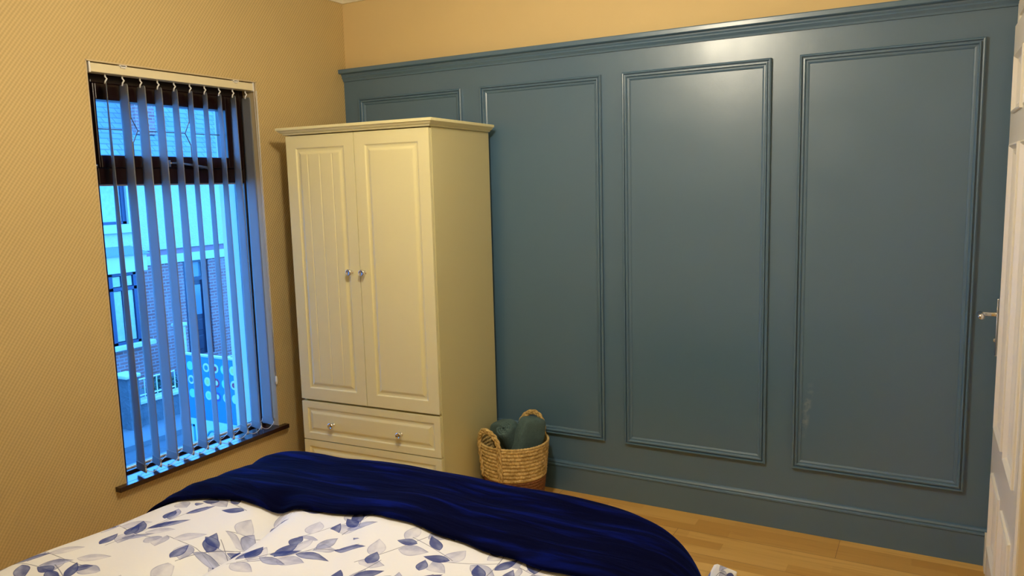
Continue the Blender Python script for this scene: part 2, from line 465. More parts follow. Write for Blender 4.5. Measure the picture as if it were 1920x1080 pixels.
def panelled(bm, xs, zs, cells, t, grooves=()):
    """slab facing -y: face at y=-t, back y=0. xs, zs: grid lines. cells {(i,j): [(inset, depth)...]}"""
    def quad(pts): bm.faces.new([bm.verts.new(p) for p in pts])
    for i in range(len(xs)-1):
        for j in range(len(zs)-1):
            x0, x1, z0, z1 = xs[i], xs[i+1], zs[j], zs[j+1]
            if (i, j) in cells:
                pr = cells[(i, j)]
                L = [(0, 0)] + list(pr)
                for (a, da), (b, db) in zip(L, L[1:]):
                    P = [(x0+a, z0+a), (x1-a, z0+a), (x1-a, z1-a), (x0+a, z1-a)]
                    Q = [(x0+b, z0+b), (x1-b, z0+b), (x1-b, z1-b), (x0+b, z1-b)]
                    for k in range(4):
                        k2 = (k+1) % 4
                        quad([(P[k][0], -t+da, P[k][1]), (P[k2][0], -t+da, P[k2][1]), (Q[k2][0], -t+db, Q[k2][1]), (Q[k][0], -t+db, Q[k][1])])
                b, db = L[-1]
                X0, X1, Z0, Z1 = x0+b, x1-b, z0+b, z1-b
                cur = X0
                for g in grooves:
                    quad([(cur, -t+db, Z0), (g-.003, -t+db, Z0), (g-.003, -t+db, Z1), (cur, -t+db, Z1)])
                    quad([(g-.003, -t+db, Z0), (g, -t+db+.003, Z0), (g, -t+db+.003, Z1), (g-.003, -t+db, Z1)])
                    quad([(g, -t+db+.003, Z0), (g+.003, -t+db, Z0), (g+.003, -t+db, Z1), (g, -t+db+.003, Z1)])
                    cur = g+.003
                quad([(cur, -t+db, Z0), (X1, -t+db, Z0), (X1, -t+db, Z1), (cur, -t+db, Z1)])
            else:
                quad([(x0, -t, z0), (x1, -t, z0), (x1, -t, z1), (x0, -t, z1)])
    X0, X1, Z0, Z1 = xs[0], xs[-1], zs[0], zs[-1]
    quad([(X0, 0, Z0), (X0, 0, Z1), (X1, 0, Z1), (X1, 0, Z0)])
    quad([(X0, -t, Z0), (X0, -t, Z1), (X0, 0, Z1), (X0, 0, Z0)])
    quad([(X1, -t, Z0), (X1, 0, Z0), (X1, 0, Z1), (X1, -t, Z1)])
    quad([(X0, -t, Z0), (X0, 0, Z0), (X1, 0, Z0), (X1, -t, Z0)])
    quad([(X0, -t, Z1), (X1, -t, Z1), (X1, 0, Z1), (X0, 0, Z1)])
    bmesh.ops.remove_doubles(bm, verts=bm.verts, dist=1e-5)

def structure(name, bm, m, label, cat, parent=None, **kw):
    o = obj(name, bm, m, parent, **kw)
    if parent is None: tag(o, label, cat, kind='structure')
    return o

# ------------------------------------------------------------------ room shell
W, YB, ZC, H = 3.045, -3.95, 2.56, 2.12
T0 = 0.28
WY0, WY1, WZ0, WZ1 = -1.455, -0.622, 0.325, 2.00

structure('floor', bx((-.0, YB, -.12), (W, .0, 0)), M['floor'], 'light oak laminate floor boards in front of the blue panelling', 'floor')
structure('ceiling', bx((-T0, YB-.1, ZC), (W+.15, .15, ZC+.12)), M['coving'], 'white ceiling seen as a sliver above the room corner', 'ceiling')
bm = bmesh.new()
box(bm, (-T0, YB, -.12), (0, WY0, ZC)); box(bm, (-T0, WY1, -.12), (0, .15, ZC))
box(bm, (-.16, WY0, -.12), (0, WY1, WZ0)); box(bm, (-T0, WY0, -.12), (-.16, WY1, .255)); box(bm, (-T0, WY0, WZ1), (0, WY1, ZC))
structure('wall_left', bm, M['paper'], 'tan textured wallpaper wall around the window', 'wall')
structure('wall_back', bx((0, .02, -.12), (W+.15, .15, ZC)), M['plaster'], 'peach tan wall strip above the blue panelling', 'wall')
structure('wall_rear', bx((-T0, YB-.1, -.12), (W+.15, YB, ZC)), M['plaster'], 'tan wall behind the bed head', 'wall')
DY0, DY1, DZ = -.93, -.105, 2.0
bm = bmesh.new()
box(bm, (W, YB, -.12), (W+.15, DY0-.02, ZC)); box(bm, (W, DY1+.02, -.12), (W+.15, .02, ZC)); box(bm, (W, DY0-.02, DZ+.02), (W+.15, DY1+.02, ZC))
box(bm, (W+.13, DY0-.02, -.12), (W+.15, DY1+.02, DZ+.02))
structure('wall_right', bm, M['plaster'], 'wall at far right holding the white panelled door', 'wall')

# plaster reveal inside the window opening (thin skins, interior side)
bm = bmesh.new()
box(bm, (-.088, WY1-.004, WZ0), (0.0015, WY1+.001, WZ1)); box(bm, (-.088, WY0-.001, WZ0), (0.0015, WY0+.004, WZ1)); box(bm, (-.088, WY0, WZ1-.004), (0.0015, WY1, WZ1+.001))
structure('trim_1', bm, M['reveal'], 'cream painted reveal lining the window opening', 'reveal')
# outer reveal painted white
bm = bmesh.new()
box(bm, (-T0-.01, WY1-.006, .272), (-.165, WY1+.001, WZ1)); box(bm, (-T0-.01, WY0-.001, .272), (-.165, WY0+.006, WZ1))
box(bm, (-T0-.04, WY0, .255), (-.165, WY1, .272))
structure('trim_2', bm, M['stone'], 'pale outer reveal seen through the right edge of the window', 'reveal')

# coving
cprof = [(0, 0), (0, -.095), (.010, -.095), (.012, -.082), (.03, -.055), (.055, -.028), (.082, -.012), (.095, -.010), (.095, 0)]
V = Vector
p = [(V((0, YB, ZC)), V((1, 1, 0)), V((0, 0, 1))), (V((0, .02, ZC)), V((1, -1, 0)), V((0, 0, 1))), (V((W, .02, ZC)), V((-1, -1, 0)), V((0, 0, 1))), (V((W, YB, ZC)), V((-1, 1, 0)), V((0, 0, 1)))]
bm = bmesh.new(); sweep(bm, cprof, p, closed=True)
structure('trim_3', bm, M['coving'], 'white coving where the walls meet the ceiling', 'coving', bev=0)

# ---- blue panelling: boards, capped rail, mouldings, skirting
structure('wall_panelling', bx((0, 0, 0), (W, .02, H-.012)), M['blue'], 'blue painted panelling boards covering the back wall', 'wall panelling')
bm = bmesh.new()
rp = [(-.002, 0), (.040, 0), (.043, -.004), (.043, -.019), (.039, -.022), (.020, -.024), (.019, -.030), (.015, -.036), (.016, -.041), (.008, -.052), (.006, -.060), (-.002, -.060)]
sweep(bm, rp, [(V((-.0, 0, H)), V((0, -1, 0)), V((0, 0, 1))), (V((W, 0, H)), V((0, -1, 0)), V((0, 0, 1)))])
structure('trim_4', bm, M['blue'], 'blue capping rail along the top of the panelling', 'rail')
mp_ = [(0, 0), (0, .015), (.004, .018), (.008, .017), (.0095, .008), (.013, .0075), (.0145, .015), (.019, .0155), (.022, .012), (.0235, .006), (.029, .0055), (.034, .003), (.036, 0)]
frames = [(.104, .744), (.852, 1.481), (1.581, 2.214), (2.322, 2.948)]
side = ['behind the wardrobe, leftmost on the panelling', 'just right of the wardrobe above the basket', 'in the middle of the wall, right of the narrow stile by the wardrobe', 'rightmost on the panelling, beside the white door']
for k, (a, b) in enumerate(frames):
    z0, z1 = .279, 1.965
    q = [(V((a, 0, z0)), V((1, 0, 1))), (V((b, 0, z0)), V((-1, 0, 1))), (V((b, 0, z1)), V((-1, 0, -1))), (V((a, 0, z1)), V((1, 0, -1)))]
    bm = bmesh.new()
    sweep(bm, mp_, [(pt, d, V((0, -1, 0))) for pt, d in q], closed=True)
    structure('trim_%d' % (5+k), bm, M['blue'], 'tall rectangular blue moulding frame ' + side[k], 'moulding')
bm = bmesh.new()
bp_ = [(-.001, 0), (.014, 0), (.014, .118), (.018, .121), (.018, .127), (.012, .131), (.014, .137), (.010, .144), (-.001, .147)]
sweep(bm, bp_, [(V((0, 0, 0)), V((0, -1, 0)), V((0, 0, 1))), (V((W, 0, 0)), V((0, -1, 0)), V((0, 0, 1)))])
structure('baseboard_back', bm, M['blue'], 'blue skirting board with beaded top along the back wall', 'skirting board')

# ------------------------------------------------------------------ door and its frame
bm = bmesh.new()
ap = [(0, 0), (.062, 0), (.062, .004), (.056, .007), (.050, .007), (.045, .009), (.010, .009), (.006, .007), (0, .007)]
xo = W
for y0, s in ((DY1+.012, 1),):
    q = [V((xo, y0, 0)), V((xo, y0, DZ+.012)), V((xo, DY0-.012, DZ+.012)), V((xo, DY0-.012, 0))]
    o_ = [V((0, 1, 0)), V((0, 1, 1)), V((0, -1, 1)), V((0, -1, 0))]
    sweep(bm, ap, [(a, b, V((-1, 0, 0))) for a, b in zip(q, o_)])
box(bm, (W-.02, .012-.105+.012, 0), (W+.002, -.0145, .135))       # plinth block / skirting stub by the corner
structure('trim_9', bm, M['doorp'], 'white door architrave beside the corner of the blue wall', 'architrave')
bm = bmesh.new()
box(bm, (W, DY1, 0), (W+.10, DY1+.02, DZ)); box(bm, (W, DY0-.02, 0), (W+.10, DY0, DZ)); box(bm, (W, DY0-.02, DZ), (W+.10, DY1+.02, DZ+.02))
structure('trim_10', bm, M['doorp'], 'white door lining inside the doorway at right', 'door lining')

door = thing('door_1', (W+.037, DY0+.004, 0), radians(90)+radians(1.2), label='white panelled door with a chrome lever handle at the right edge', cat='door', kind='structure')
DW = .818
bm = bmesh.new()
dp = [(.0, -.007), (.006, -.010), (.012, -.004), (.018, .003), (.026, .004), (.040, .010)]
xs = [0, .105, .365, .453, .713, DW]; zs = [.006, .16, .44, .60, 1.58, 1.68, 1.87, 1.975]
cells = {(i, j): dp for i in (1, 3) for j in (1, 3, 5)}
panelled(bm, xs, zs, cells, .038)
# local x = along the leaf from hinge to latch, local -y = outward of the room, so mirror y
for v in bm.verts: v.co.y = -v.co.y
obj('door_leaf', bm, M['doorp'], door, bev=.0015)
hd = thing('door_handle', (0, 0, 0)); hd.parent = door; del hd
hd = [o for o in door.children][-1]
bm = bmesh.new(); box(bm, (DW-.046, .038, .845), (DW-.006, .050, 1.05)); obj('backplate', bm, M['chrome'], hd, bev=.003)
bm = bmesh.new()
hx, hz = DW-.026, .992
tube(bm, [(hx, .044, hz), (hx, .056, hz), (hx, .088, hz), (hx-.004, .096, hz), (hx-.014, .101, hz)], [.012, .0085, .008, .0085, .009], 14)
tube(bm, [(hx-.004, .098, hz), (hx-.03, .101, hz), (hx-.055, .102, hz), (hx-.080, .101, hz+.003), (hx-.092, .098, hz+.004)], [.010, .0095, .0085, .0095, .010], 14)
obj('lever', bm, M['chrome'], hd, smooth=True)
bm = bmesh.new(); lathe(bm, [(0, 0), (.008, 0), (.008, .003), (.006, .005), (0, .005)], Matrix.Translation((hx, .050, .90)) @ Matrix.Rotation(-pi/2, 4, 'X'), 16)
obj('keyhole_cover', bm, M['chrome'], hd, smooth=False)
# ------------------------------------------------------------------ window
win = thing('window_1', (0, 0, 0), label='dark mahogany framed window with leaded top light behind the vertical blind', cat='window', kind='structure')
fx0, fx1 = -.16, -.088
GY0, GY1 = WY0+.070, WY1-.0295
bm = bmesh.new()
box(bm, (fx0, WY0+.001, WZ0), (fx1, GY0, WZ1-.002)); box(bm, (fx0, GY1, WZ0), (fx1, WY1-.001, WZ1-.002))
box(bm, (fx0, GY0, WZ0), (fx1, GY1, .352)); box(bm, (fx0, GY0, 1.93), (fx1, GY1, WZ1-.002)); box(bm, (fx0, GY0, 1.535), (fx1, GY1, 1.60))
obj('window_frame', bm, M['mahog'], win, bev=.003)
SY0, SY1, SZ0, SZ1 = -1.374, -.742, 1.650, 1.866
bm = bmesh.new()
a0, a1 = GY0+.001, GY1-.001
box(bm, (-.15, a0, 1.601), (-.078, SY0, 1.929)); box(bm, (-.15, SY1, 1.601), (-.078, a1, 1.929))
box(bm, (-.15, SY0, 1.601), (-.078, SY1, SZ0)); box(bm, (-.15, SY0, SZ1), (-.078, SY1, 1.929))
obj('top_sash', bm, M['mahog'], win, bev=.003)
bm = bx((-.128, GY0-.004, .348), (-.124, GY1+.004, 1.539)); obj('lower_pane', bm, M['glass'], win)
tp = obj('upper_pane', bx((-.128, SY0-.004, SZ0-.004), (-.124, SY1+.004, SZ1+.004)), M['glass'], win)
bm = bmesh.new()
b0 = .006
for (ya, yb, za, zb) in ((GY0, GY0+b0, .352, 1.535), (GY1-b0, GY1, .352, 1.535), (GY0, GY1, .352, .352+b0), (GY0, GY1, 1.535-b0, 1.535)):
    box(bm, (-.124, ya, za), (-.115, yb, zb))
obj('glazing_bead', bm, M['coving'], win)
bm = bmesh.new()
lx = -.122
zc, dy1, dy2 = 1.756, -1.198, -.912
def came(a, b, wd=.0045):
    tube(bm, [(lx, *a), (lx, *b)], wd/2, 6)
for c in (dy1, dy2):
    hw_, hh = .026, .052
    q = [(c, zc+hh), (c+hw_, zc), (c, zc-hh), (c-hw_, zc)]
    for i in range(4): came(q[i], q[(i+1) % 4])
    came((c, zc+hh), (c, SZ1)); came((c, zc-hh), (c, SZ0))
came((SY0, zc), (dy1-.026, zc)); came((dy1+.026, zc), (dy2-.026, zc)); came((dy2+.026, zc), (SY1, zc))
obj('lead_strip', bm, M['lead'], tp)
bm = bmesh.new()
box(bm, (-.078, -1.092, 1.606), (-.068, -1.066, 1.634)); tube(bm, [(-.066, -1.066, 1.622), (-.062, -1.03, 1.622), (-.060, -.95, 1.612), (-.060, -.89, 1.604), (-.062, -.875, 1.596)], [.004, .005, .006, .0075, .005], 8)
obj('window_stay', bm, M['chrome'], win)
bm = bmesh.new(); lathe(bm, [(0, 0), (.007, 0), (.007, .006), (0, .010)], Matrix.Translation((-.078, -1.40, 1.607)) @ Matrix.Rotation(pi/2, 4, 'Y'), 12)
obj('catch_pin', bm, M['chrome'], win)
sb = bx((-.10, WY0+.001, .322), (.001, WY1-.001, .342)); box(sb, (0, WY0-.045, .322), (.030, WY1+.040, .342))
obj('window_sill', sb, mat('sill_varnish', (.03, .010, .008), .18), win, bev=.002)

# ------------------------------------------------------------------ vertical blind
bl = thing('vertical_blind', (-.02, -1.03, 1.99), label='cream vertical blind with ten half turned slats hanging in the window', cat='blind')
BL = Vector(bl.location)
def lift(bm):
    for v in bm.verts: v.co -= BL
    return bm
bm = bx((-.052, -1.440, 1.958), (-.004, -.632, 1.992)); hr = obj('headrail', lift(bm), M['pvc'], bl, bev=.003)
for y in (-1.4405, -.6385):
    bm = bx((-.056, y, 1.955), (-.002, y+.007, 1.995)); obj('end_cap', lift(bm), M['clear'], hr, bev=.001)
for y in (-1.30, -.74):
    bm = bx((-.045, y-.016, 1.990), (.002, y+.016, 1.9955)); box(bm, (-.004, y-.010, 1.984), (.002, y+.010, 1.993)); obj('bracket', lift(bm), M['clear'], hr)
S = [(-1.361, 56, 77), (-1.288, 77, 74), (-1.210, 75.5, 83), (-1.130, 71.5, 80), (-1.051, 66.5, 77.5), (-.972, 63.5, 66), (-.895, 62.5, 65.5), (-.816, 60, 70), (-.739, 63.5, 77), (-.664, 75, 83)]
Z1s, Z0s = 1.926, .356
ends = []
for i, (yc, a0, a1) in enumerate(S):
    nz = 40; nw = 6; bm = bmesh.new()
    def f(u, v, yc=yc, a0=a0, a1=a1):
        z = Z1s + (Z0s-Z1s)*v
        a = radians(a0 + (a1-a0)*(v**.7))
        s = (u-.5)*.089
        d = (Z1s-z)
        if d < .014: s *= .70 + .30*math.sqrt(max(0, 1-(1-d/.014)**2))
        bow = .0022*(1-(2*u-1)**2)
        dx, dy = -sin(a), cos(a)
        return V((-.028 + dx*s + dy*bow, yc + dy*s - dx*bow, z))
    zz = [0, .002, .004, .007, .01] + [k/nz for k in range(1, nz+1)]
    vs = [[bm.verts.new(f(u/nw, z)) for z in zz] for u in range(nw+1)]
    for u in range(nw):
        for k in range(len(zz)-1): bm.faces.new((vs[u][k], vs[u+1][k], vs[u+1][k+1], vs[u][k+1]))
    so = obj('slat', lift(bm), M['slat'], bl, smooth=True)
    sm = so.modifiers.new('solid', 'SOLIDIFY'); sm.thickness = .0007
    bm = bmesh.new(); tube(bm, [(-.028, yc, 1.960), (-.028, yc, 1.948), (-.024, yc+.004, 1.940), (-.028, yc, 1.932), (-.030, yc-.002, 1.920)], .0032, 8)
    obj('hanger', lift(bm), M['clear'], so, smooth=True)
    aa = radians(a1); d = V((-sin(aa), cos(aa), 0)); n_ = V((cos(aa), sin(aa), 0)); cpt = V((-.028, yc, Z0s))
    bm = bmesh.new()
    T = Matrix(((d.x, n_.x, 0, cpt.x), (d.y, n_.y, 0, cpt.y), (0, 0, 1, cpt.z), (0, 0, 0, 1)))
    box(bm, (-.043, -.0016, .002), (.043, .0052, .036), T)
    obj('weight_pocket', lift(bm), M['slat'], so, bev=.0005)
    ends.append((cpt - d*.0445, cpt + d*.0445))
for sidx in (0, 1):
    bm = bmesh.new()
    for i in range(9):
        a, b = ends[i][sidx] + V((0, 0, .018)), ends[i+1][sidx] + V((0, 0, .018))
        pts = []
        for k in range(13):
            t = k/12; q = a.lerp(b, t); q.z -= .021*(1-(2*t-1)**2)
            pts.append(q)
        tube(bm, pts, .0011, 6)
    for i in range(10):
        e = ends[i][sidx]; tube(bm, [e+V((0, 0, .022)), e+V((0, 0, .006))], .0022, 6)
    obj('bottom_chain', lift(bm), M['clear'], bl, smooth=True)
for k, (yy, zb) in enumerate(((-.6285, .62), (-.6265, .585), (-.630, .60))):
    bm = bmesh.new()
    pts = [(-.006+.006*k, yy-.004+.004*k, 1.958), (-.002+.005*k, yy, 1.5), (0.002+.004*k, yy, 1.0), (.004+.004*k, yy, zb)]
    tube(bm, pts, .0013, 6); obj('pull_cord', lift(bm), M['clear'], bl, smooth=True)
bm = bmesh.new(); lathe(bm, [(0, .0), (.006, .002), (.007, .02), (.004, .042), (0, .044)], Matrix.Translation((.008, -.627, .55)), 12)
obj('cord_weight', lift(bm), M['clear'], bl, smooth=True)

# ------------------------------------------------------------------ wardrobe
wd = thing('wardrobe', (.944, -.588, 0), .0472, label='tall ivory two door wardrobe with drawers below, against the blue panelling', cat='wardrobe')
WW, WD = .776, .535
def cornice(bm, z0, z1, o):
    pr = [(-.01, 0), (.006, 0), (.010, .004), (.010, .007), (.018, .010), (.026, .018), (.028, .021), (.032, .021), (.032, .031), (.030, .033), (-.01, .033)]
    q = [V((0, 0, z0)), V((0, WD, z0)), V((-WW, WD, z0)), V((-WW, 0, z0))]
    d = [V((1, -1, 0)), V((1, .0, 0)), V((-1, 0, 0)), V((-1, -1, 0))]
    # front and sides, square back
    path = [(q[1], d[1]), (q[0], d[0]), (q[3], d[3]), (q[2], d[2])]
    sweep(bm, pr, [(a, b, V((0, 0, 1))) for a, b in path])
    box(bm, (-WW, 0, z0+.002), (0, WD, z0+.0325))
bm = bmesh.new()
box(bm, (-.018, .018, .0), (0, WD, 1.742)); box(bm, (-WW, .018, 0), (-WW+.018, WD, 1.742)); box(bm, (-WW+.018, WD-.008, .05), (-.018, WD-.002, 1.742))
box(bm, (-WW+.018, .018, .06), (-.018, WD-.008, .078)); box(bm, (-WW+.018, .018, 1.724), (-.018, WD-.008, 1.742)); box(bm, (-WW+.018, .03, .0), (-.018, .046, .06))
box(bm, (-WW+.018, .022, .484), (-.018, WD-.008, .50))
obj('carcase', bm, M['ivory_shaded'], wd, bev=.0015)
bm = bmesh.new(); cornice(bm, 1.743, 0, 0); obj('cornice', bm, M['ivory'], wd)
wp = [(.0, 0), (.004, .004), (.010, .005), (.016, .0045), (.026, .0005), (.030, 0)]
def knob(px, pz, par):
    bm = bmesh.new()
    T = Matrix.Translation((px, -.002, pz)) @ Matrix.Rotation(pi/2, 4, 'X')
    lathe(bm, [(0, -.002), (.010, -.002), (.010, .002), (.006, .004), (.0055, .012), (.009, .015), (.0145, .019), (.0158, .023), (.0145, .0275), (.010, .030), (.0095, .0285), (0, .0285)], T, 24)
    obj('knob', bm, M['chrome'], par, smooth=True)
def front(name, x0, x1, z0, z1, grooves=(), lab=None):
    bm = bmesh.new()
    m_ = .056 if z1-z0 > .5 else .032
    panelled(bm, [x0, x0+m_, x1-m_, x1], [z0, z0+m_, z1-m_, z1], {(1, 1): wp}, .018, grooves)
    for v in bm.verts: v.co.y += .016
    o = obj(name, bm, M['ivory'], wd, bev=.0025)
    if lab: o['label'] = lab
    return o
mid = -.389
L_ = front('door', -WW+.001, mid-.0015, .5005, 1.738, (-.652, -.583, -.514), 'left door with vertical grooves in its panel')
knob(-.437, 1.119, L_)
R_ = front('door', mid+.0015, -.001, .5005, 1.738, (), 'right door with plain panel'); knob(-.365, 1.119, R_)
for z0, z1 in ((.302, .489), (.100, .297)):
    d_ = front('drawer', -WW+.001, -.001, z0, z1)
    knob(-.592, (z0+z1)/2-.008, d_); knob(-.209, (z0+z1)/2-.008, d_)
front('plinth_panel', -WW+.001, -.001, .012, .095)
bm = bmesh.new(); box(bm, (-WW-.020, .02, 1.706), (-WW, .05, 1.738)); 
for v in bm.verts:
    if v.co.z < 1.71 and v.co.x < -WW-.01: v.co.x = -WW-.004
obj('corner_block', bm, M['ivory_shaded'], wd)

# ------------------------------------------------------------------ bed, duvet, throw
X0, X1, Y1, R = .680, 2.385, -1.245, .135
bed = thing('bed', (1.54, -2.35, 0), label='double bed beneath the leaf print duvet and navy throw', cat='bed')
bm = bx((-.66, -1.02, .33), (.66, .97, .46)); obj('mattress', bm, M['mattress'], bed, bev=.06, seg=4)
bm = bx((-.66, -1.02, .06), (.66, .96, .325)); obj('bed_base', bm, M['base'], bed, bev=.01)
for sx in (-.6, .6):
    for sy in (-.95, .9):
        bm = bx((sx-.025, sy-.025, 0), (sx+.025, sy+.025, .06)); obj('leg', bm, M['dark'], bed)
ZT = .535
def puff(x, y):
    """quilted fullness of the duvet top"""
    n = noise.noise(V((x*2.3, y*2.3, 3.1)))*.020 + noise.noise(V((x*5.5, y*4.5, 7.7)))*.008
    # a long shallow valley running from the camera to the window wall
    yy = -1.70-y
    if yy > -.04:
        cr = (x-1.125) - .20*yy - .03*sin(6*yy)
        k = min(1, (yy+.04)/.16)
        n -= .060*k*exp(-(cr/.050)**2) - .012*k*exp(-((cr-.10)/.06)**2)
        cr2 = (x-1.42) - .45*yy
        n -= .016*k*exp(-(cr2/.035)**2)*exp(-(yy/.35)**2)
    dome = .030*sin(pi*min(1, max(0, (x-X0)/(X1-X0))))
    return n + dome
def drape(a, b, off=0.0, flare=0.0, seed=0):
    """cloth coords (a,b) over the rounded bed block"""
    fx0_, fx1_, fy1_ = X0+R, X1-R, Y1-R
    cx_, cy_ = min(max(a, fx0_), fx1_), min(b, fy1_)
    Rc = .28 if a > 1.5 else .06
    kx, ky = (fx1_-Rc if a > 1.5 else fx0_+Rc), fy1_-Rc
    if b > ky and ((a > kx) if a > 1.5 else (a < kx)):
        ex, ey = a-kx, b-ky
        e = hypot(ex, ey)
        if e > Rc: cx_, cy_ = kx+ex/e*Rc, ky+ey/e*Rc
        else: cx_, cy_ = a, b
    dx, dy = a-cx_, b-cy_
    r = hypot(dx, dy)
    z = ZT + puff(cx_, cy_)
    if r < 1e-6:
        return V((a, b, z+off))
    nx, ny = dx/r, dy/r
    Rr = R + off
    q = r/R if r < R*pi/2 else pi/2
    hx_ = Rr*sin(q); dz = Rr*(1-cos(q))
    ext = max(0, r-R*pi/2)
    fold = ext*(.10*sin(9*(a+b)+seed) + .05*sin(23*(a-b)+seed)) + flare*ext
    hx_ += max(fold, -.0*ext)
    return V((cx_+nx*hx_, cy_+ny*hx_, z+off-dz-ext))
def cloth(name, a0, a1, b0f, b1, nu, nv, m, off, th, seed, label, cat, post=None):
    bm = bmesh.new(); uvl = bm.loops.layers.uv.new('UVMap')
    P = {}
    vs = []
    for i in range(nu+1):
        row = []
        for j in range(nv+1):
            a = a0 + (a1-a0)*i/nu
            b_lo = b0f(a); b = b_lo + (b1-b_lo)*j/nv
            q = drape(a, b, off, .12, seed)
            if post: q = post(a, b, q)
            v = bm.verts.new(q); P[v] = (a, b); row.append(v)
        vs.append(row)
    for i in range(nu):
        for j in range(nv):
            f = bm.faces.new((vs[i][j], vs[i+1][j], vs[i+1][j+1], vs[i][j+1]))
            for l in f.loops: l[uvl].uv = P[l.vert]
    o = obj(name, bm, m, None, smooth=True)
    s = o.modifiers.new('solid', 'SOLIDIFY'); s.thickness = th; s.offset = -1
    return tag(o, label, cat)
def duvet_post(a, b, q):
    if a < 1.4: q.x += .055*min(0, b+1.8)*min(1, (1.4-a)/.5)
    # the far right corner kicks outward
    t = max(0, min(1, (a-(X1-.12))/.30))*max(0, min(1, (b-(Y1-.10))/.30))
    if t > 0:
        q = q.lerp(V((2.215+.50*max(0, a-X1), -1.17+.08*max(0, b-Y1), .388-.10*max(0, a-X1))), min(1, t*1.1))
    return q
cloth('duvet', X0-.28, X1+.28, lambda a: -3.42, Y1+.20, 120, 150, M['duvet'], 0.0, .022, 1.0,
      'white duvet printed with navy and grey watercolour leaves on the bed', 'duvet', duvet_post)
def throw_edge(a):
    pts = [(.30, -1.90), (.62, -1.90), (.76, -1.83), (.88, -1.775), (1.0, -1.745), (1.3, -1.725), (1.5, -1.70), (1.8, -1.705), (2.1, -1.725), (2.8, -1.76)]
    for (xa, ya), (xb, yb) in zip(pts, pts[1:]):
        if xa <= a <= xb:
            t = (a-xa)/(xb-xa); return ya + (yb-ya)*t + .004*sin(40*a)
    return -1.75
def throw_post(a, b, q):
    d = b - throw_edge(a)
    n = noise.noise(V((a*1.6, b*14, 5)))*.010 + noise.noise(V((a*3.5, b*24, 9)))*.004
    k = min(1, max(0, d/.06))
    q.z += .004 + n*k + .014*k
    return q
cloth('throw_blanket', X0-.22, X1+.26, throw_edge, Y1+.16, 130, 70, M['velvet'], .012, .010, 2.3,
      'navy blue velvet throw laid across the foot of the bed', 'throw blanket', throw_post)

# ------------------------------------------------------------------ woven basket
BX, BY = 1.103, -.215
bk = thing('storage_basket', (BX, BY, 0), label='round woven seagrass basket with two loop handles, brown lower half, beside the wardrobe', cat='basket')
def brad(z): return .128 + .034*min(1, z/.30)**.8
def weave(bm, z0, z1, rows, inner=False, amp=.0042, nb=46):
    nt_ = nb*6; nv = rows*6
    def f(u, v):
        z = z0+(z1-z0)*v; th = 2*pi*u
        row = v*rows; fr = row-ffl(row)
        env = abs(sin(pi*fr))**.6
        ph = th*nb + (pi if (int(row) % 2) else 0) + (fr-.5)*2.4*(1 if int(row) % 2 else -1)
        d = amp*env*(.35+.65*abs(sin(ph/2)))
        r = brad(z)+d
        return V((r*cos(th), r*sin(th), z))
    vs = [[bm.verts.new(f(i/nt_, j/nv)) for j in range(nv+1)] for i in range(nt_)]
    for i in range(nt_):
        for j in range(nv):
            i2 = (i+1) % nt_
            bm.faces.new((vs[i][j], vs[i2][j], vs[i2][j+1], vs[i][j+1]))
bm = bmesh.new(); weave(bm, .135, .295, 9, nb=30, amp=.0065)
up_ = obj('woven_body', bm, M['straw'], bk, smooth=True); s = up_.modifiers.new('solid', 'SOLIDIFY'); s.thickness = .006
bm = bmesh.new(); weave(bm, .004, .135, 9, nb=44, amp=.005)
lathe(bm, [(0, .004), (.10, .003), (.128, .005)], None, 48)
lo_ = obj('woven_base', bm, M['brown'], bk, smooth=True); lo_['label'] = 'brown lower band'; s = lo_.modifiers.new('solid', 'SOLIDIFY'); s.thickness = .006
bm = bmesh.new()
n = 160
tube(bm, [(brad(.297)*cos(2*pi*k/n), brad(.297)*sin(2*pi*k/n), .298) for k in range(n)], [.0055+.0012*sin(k*pi*.8) for k in range(n)], 8, closed=True)
obj('rim', bm, M['straw'], bk, smooth=True)
def handle(th0, dth, hgt, lean, wdt=.0095):
    for_ = []
    N = 64
    for k in range(N+1):
        t = k/N
        if t < .25: z = .14 + .16*(t/.25); th = th0-dth; rr = brad(min(z, .297))+.008
        elif t > .75: z = .14 + .16*((1-t)/.25); th = th0+dth; rr = brad(min(z, .297))+.008
        else:
            s_ = (t-.25)/.5
            th = th0 - dth*cos(pi*s_); z = .30 + hgt*sin(pi*s_)
            rr = brad(.297)+.008 + lean*sin(pi*s_)
        for_.append((rr*cos(th), rr*sin(th), z))
    bm = bmesh.new()
    for ph in (0, 2*pi/3, 4*pi/3):
        pts = []
        for k, q in enumerate(for_):
            a = V(for_[max(0, k-1)]); b = V(for_[min(N, k+1)]); tg = (b-a).normalized()
            rad = V((q[0], q[1], 0)).normalized(); sd = tg.cross(rad).normalized()
            w_ = k*.55+ph
            pts.append(V(q) + sd*.0078*sin(w_) + rad*.0035*sin(2*w_))
        tube(bm, pts, .0062, 7)
    obj('handle', bm, M['straw'], bk, smooth=True)
handle(radians(250), .42, .075, -.004)
handle(radians(84), .42, .085, .004)

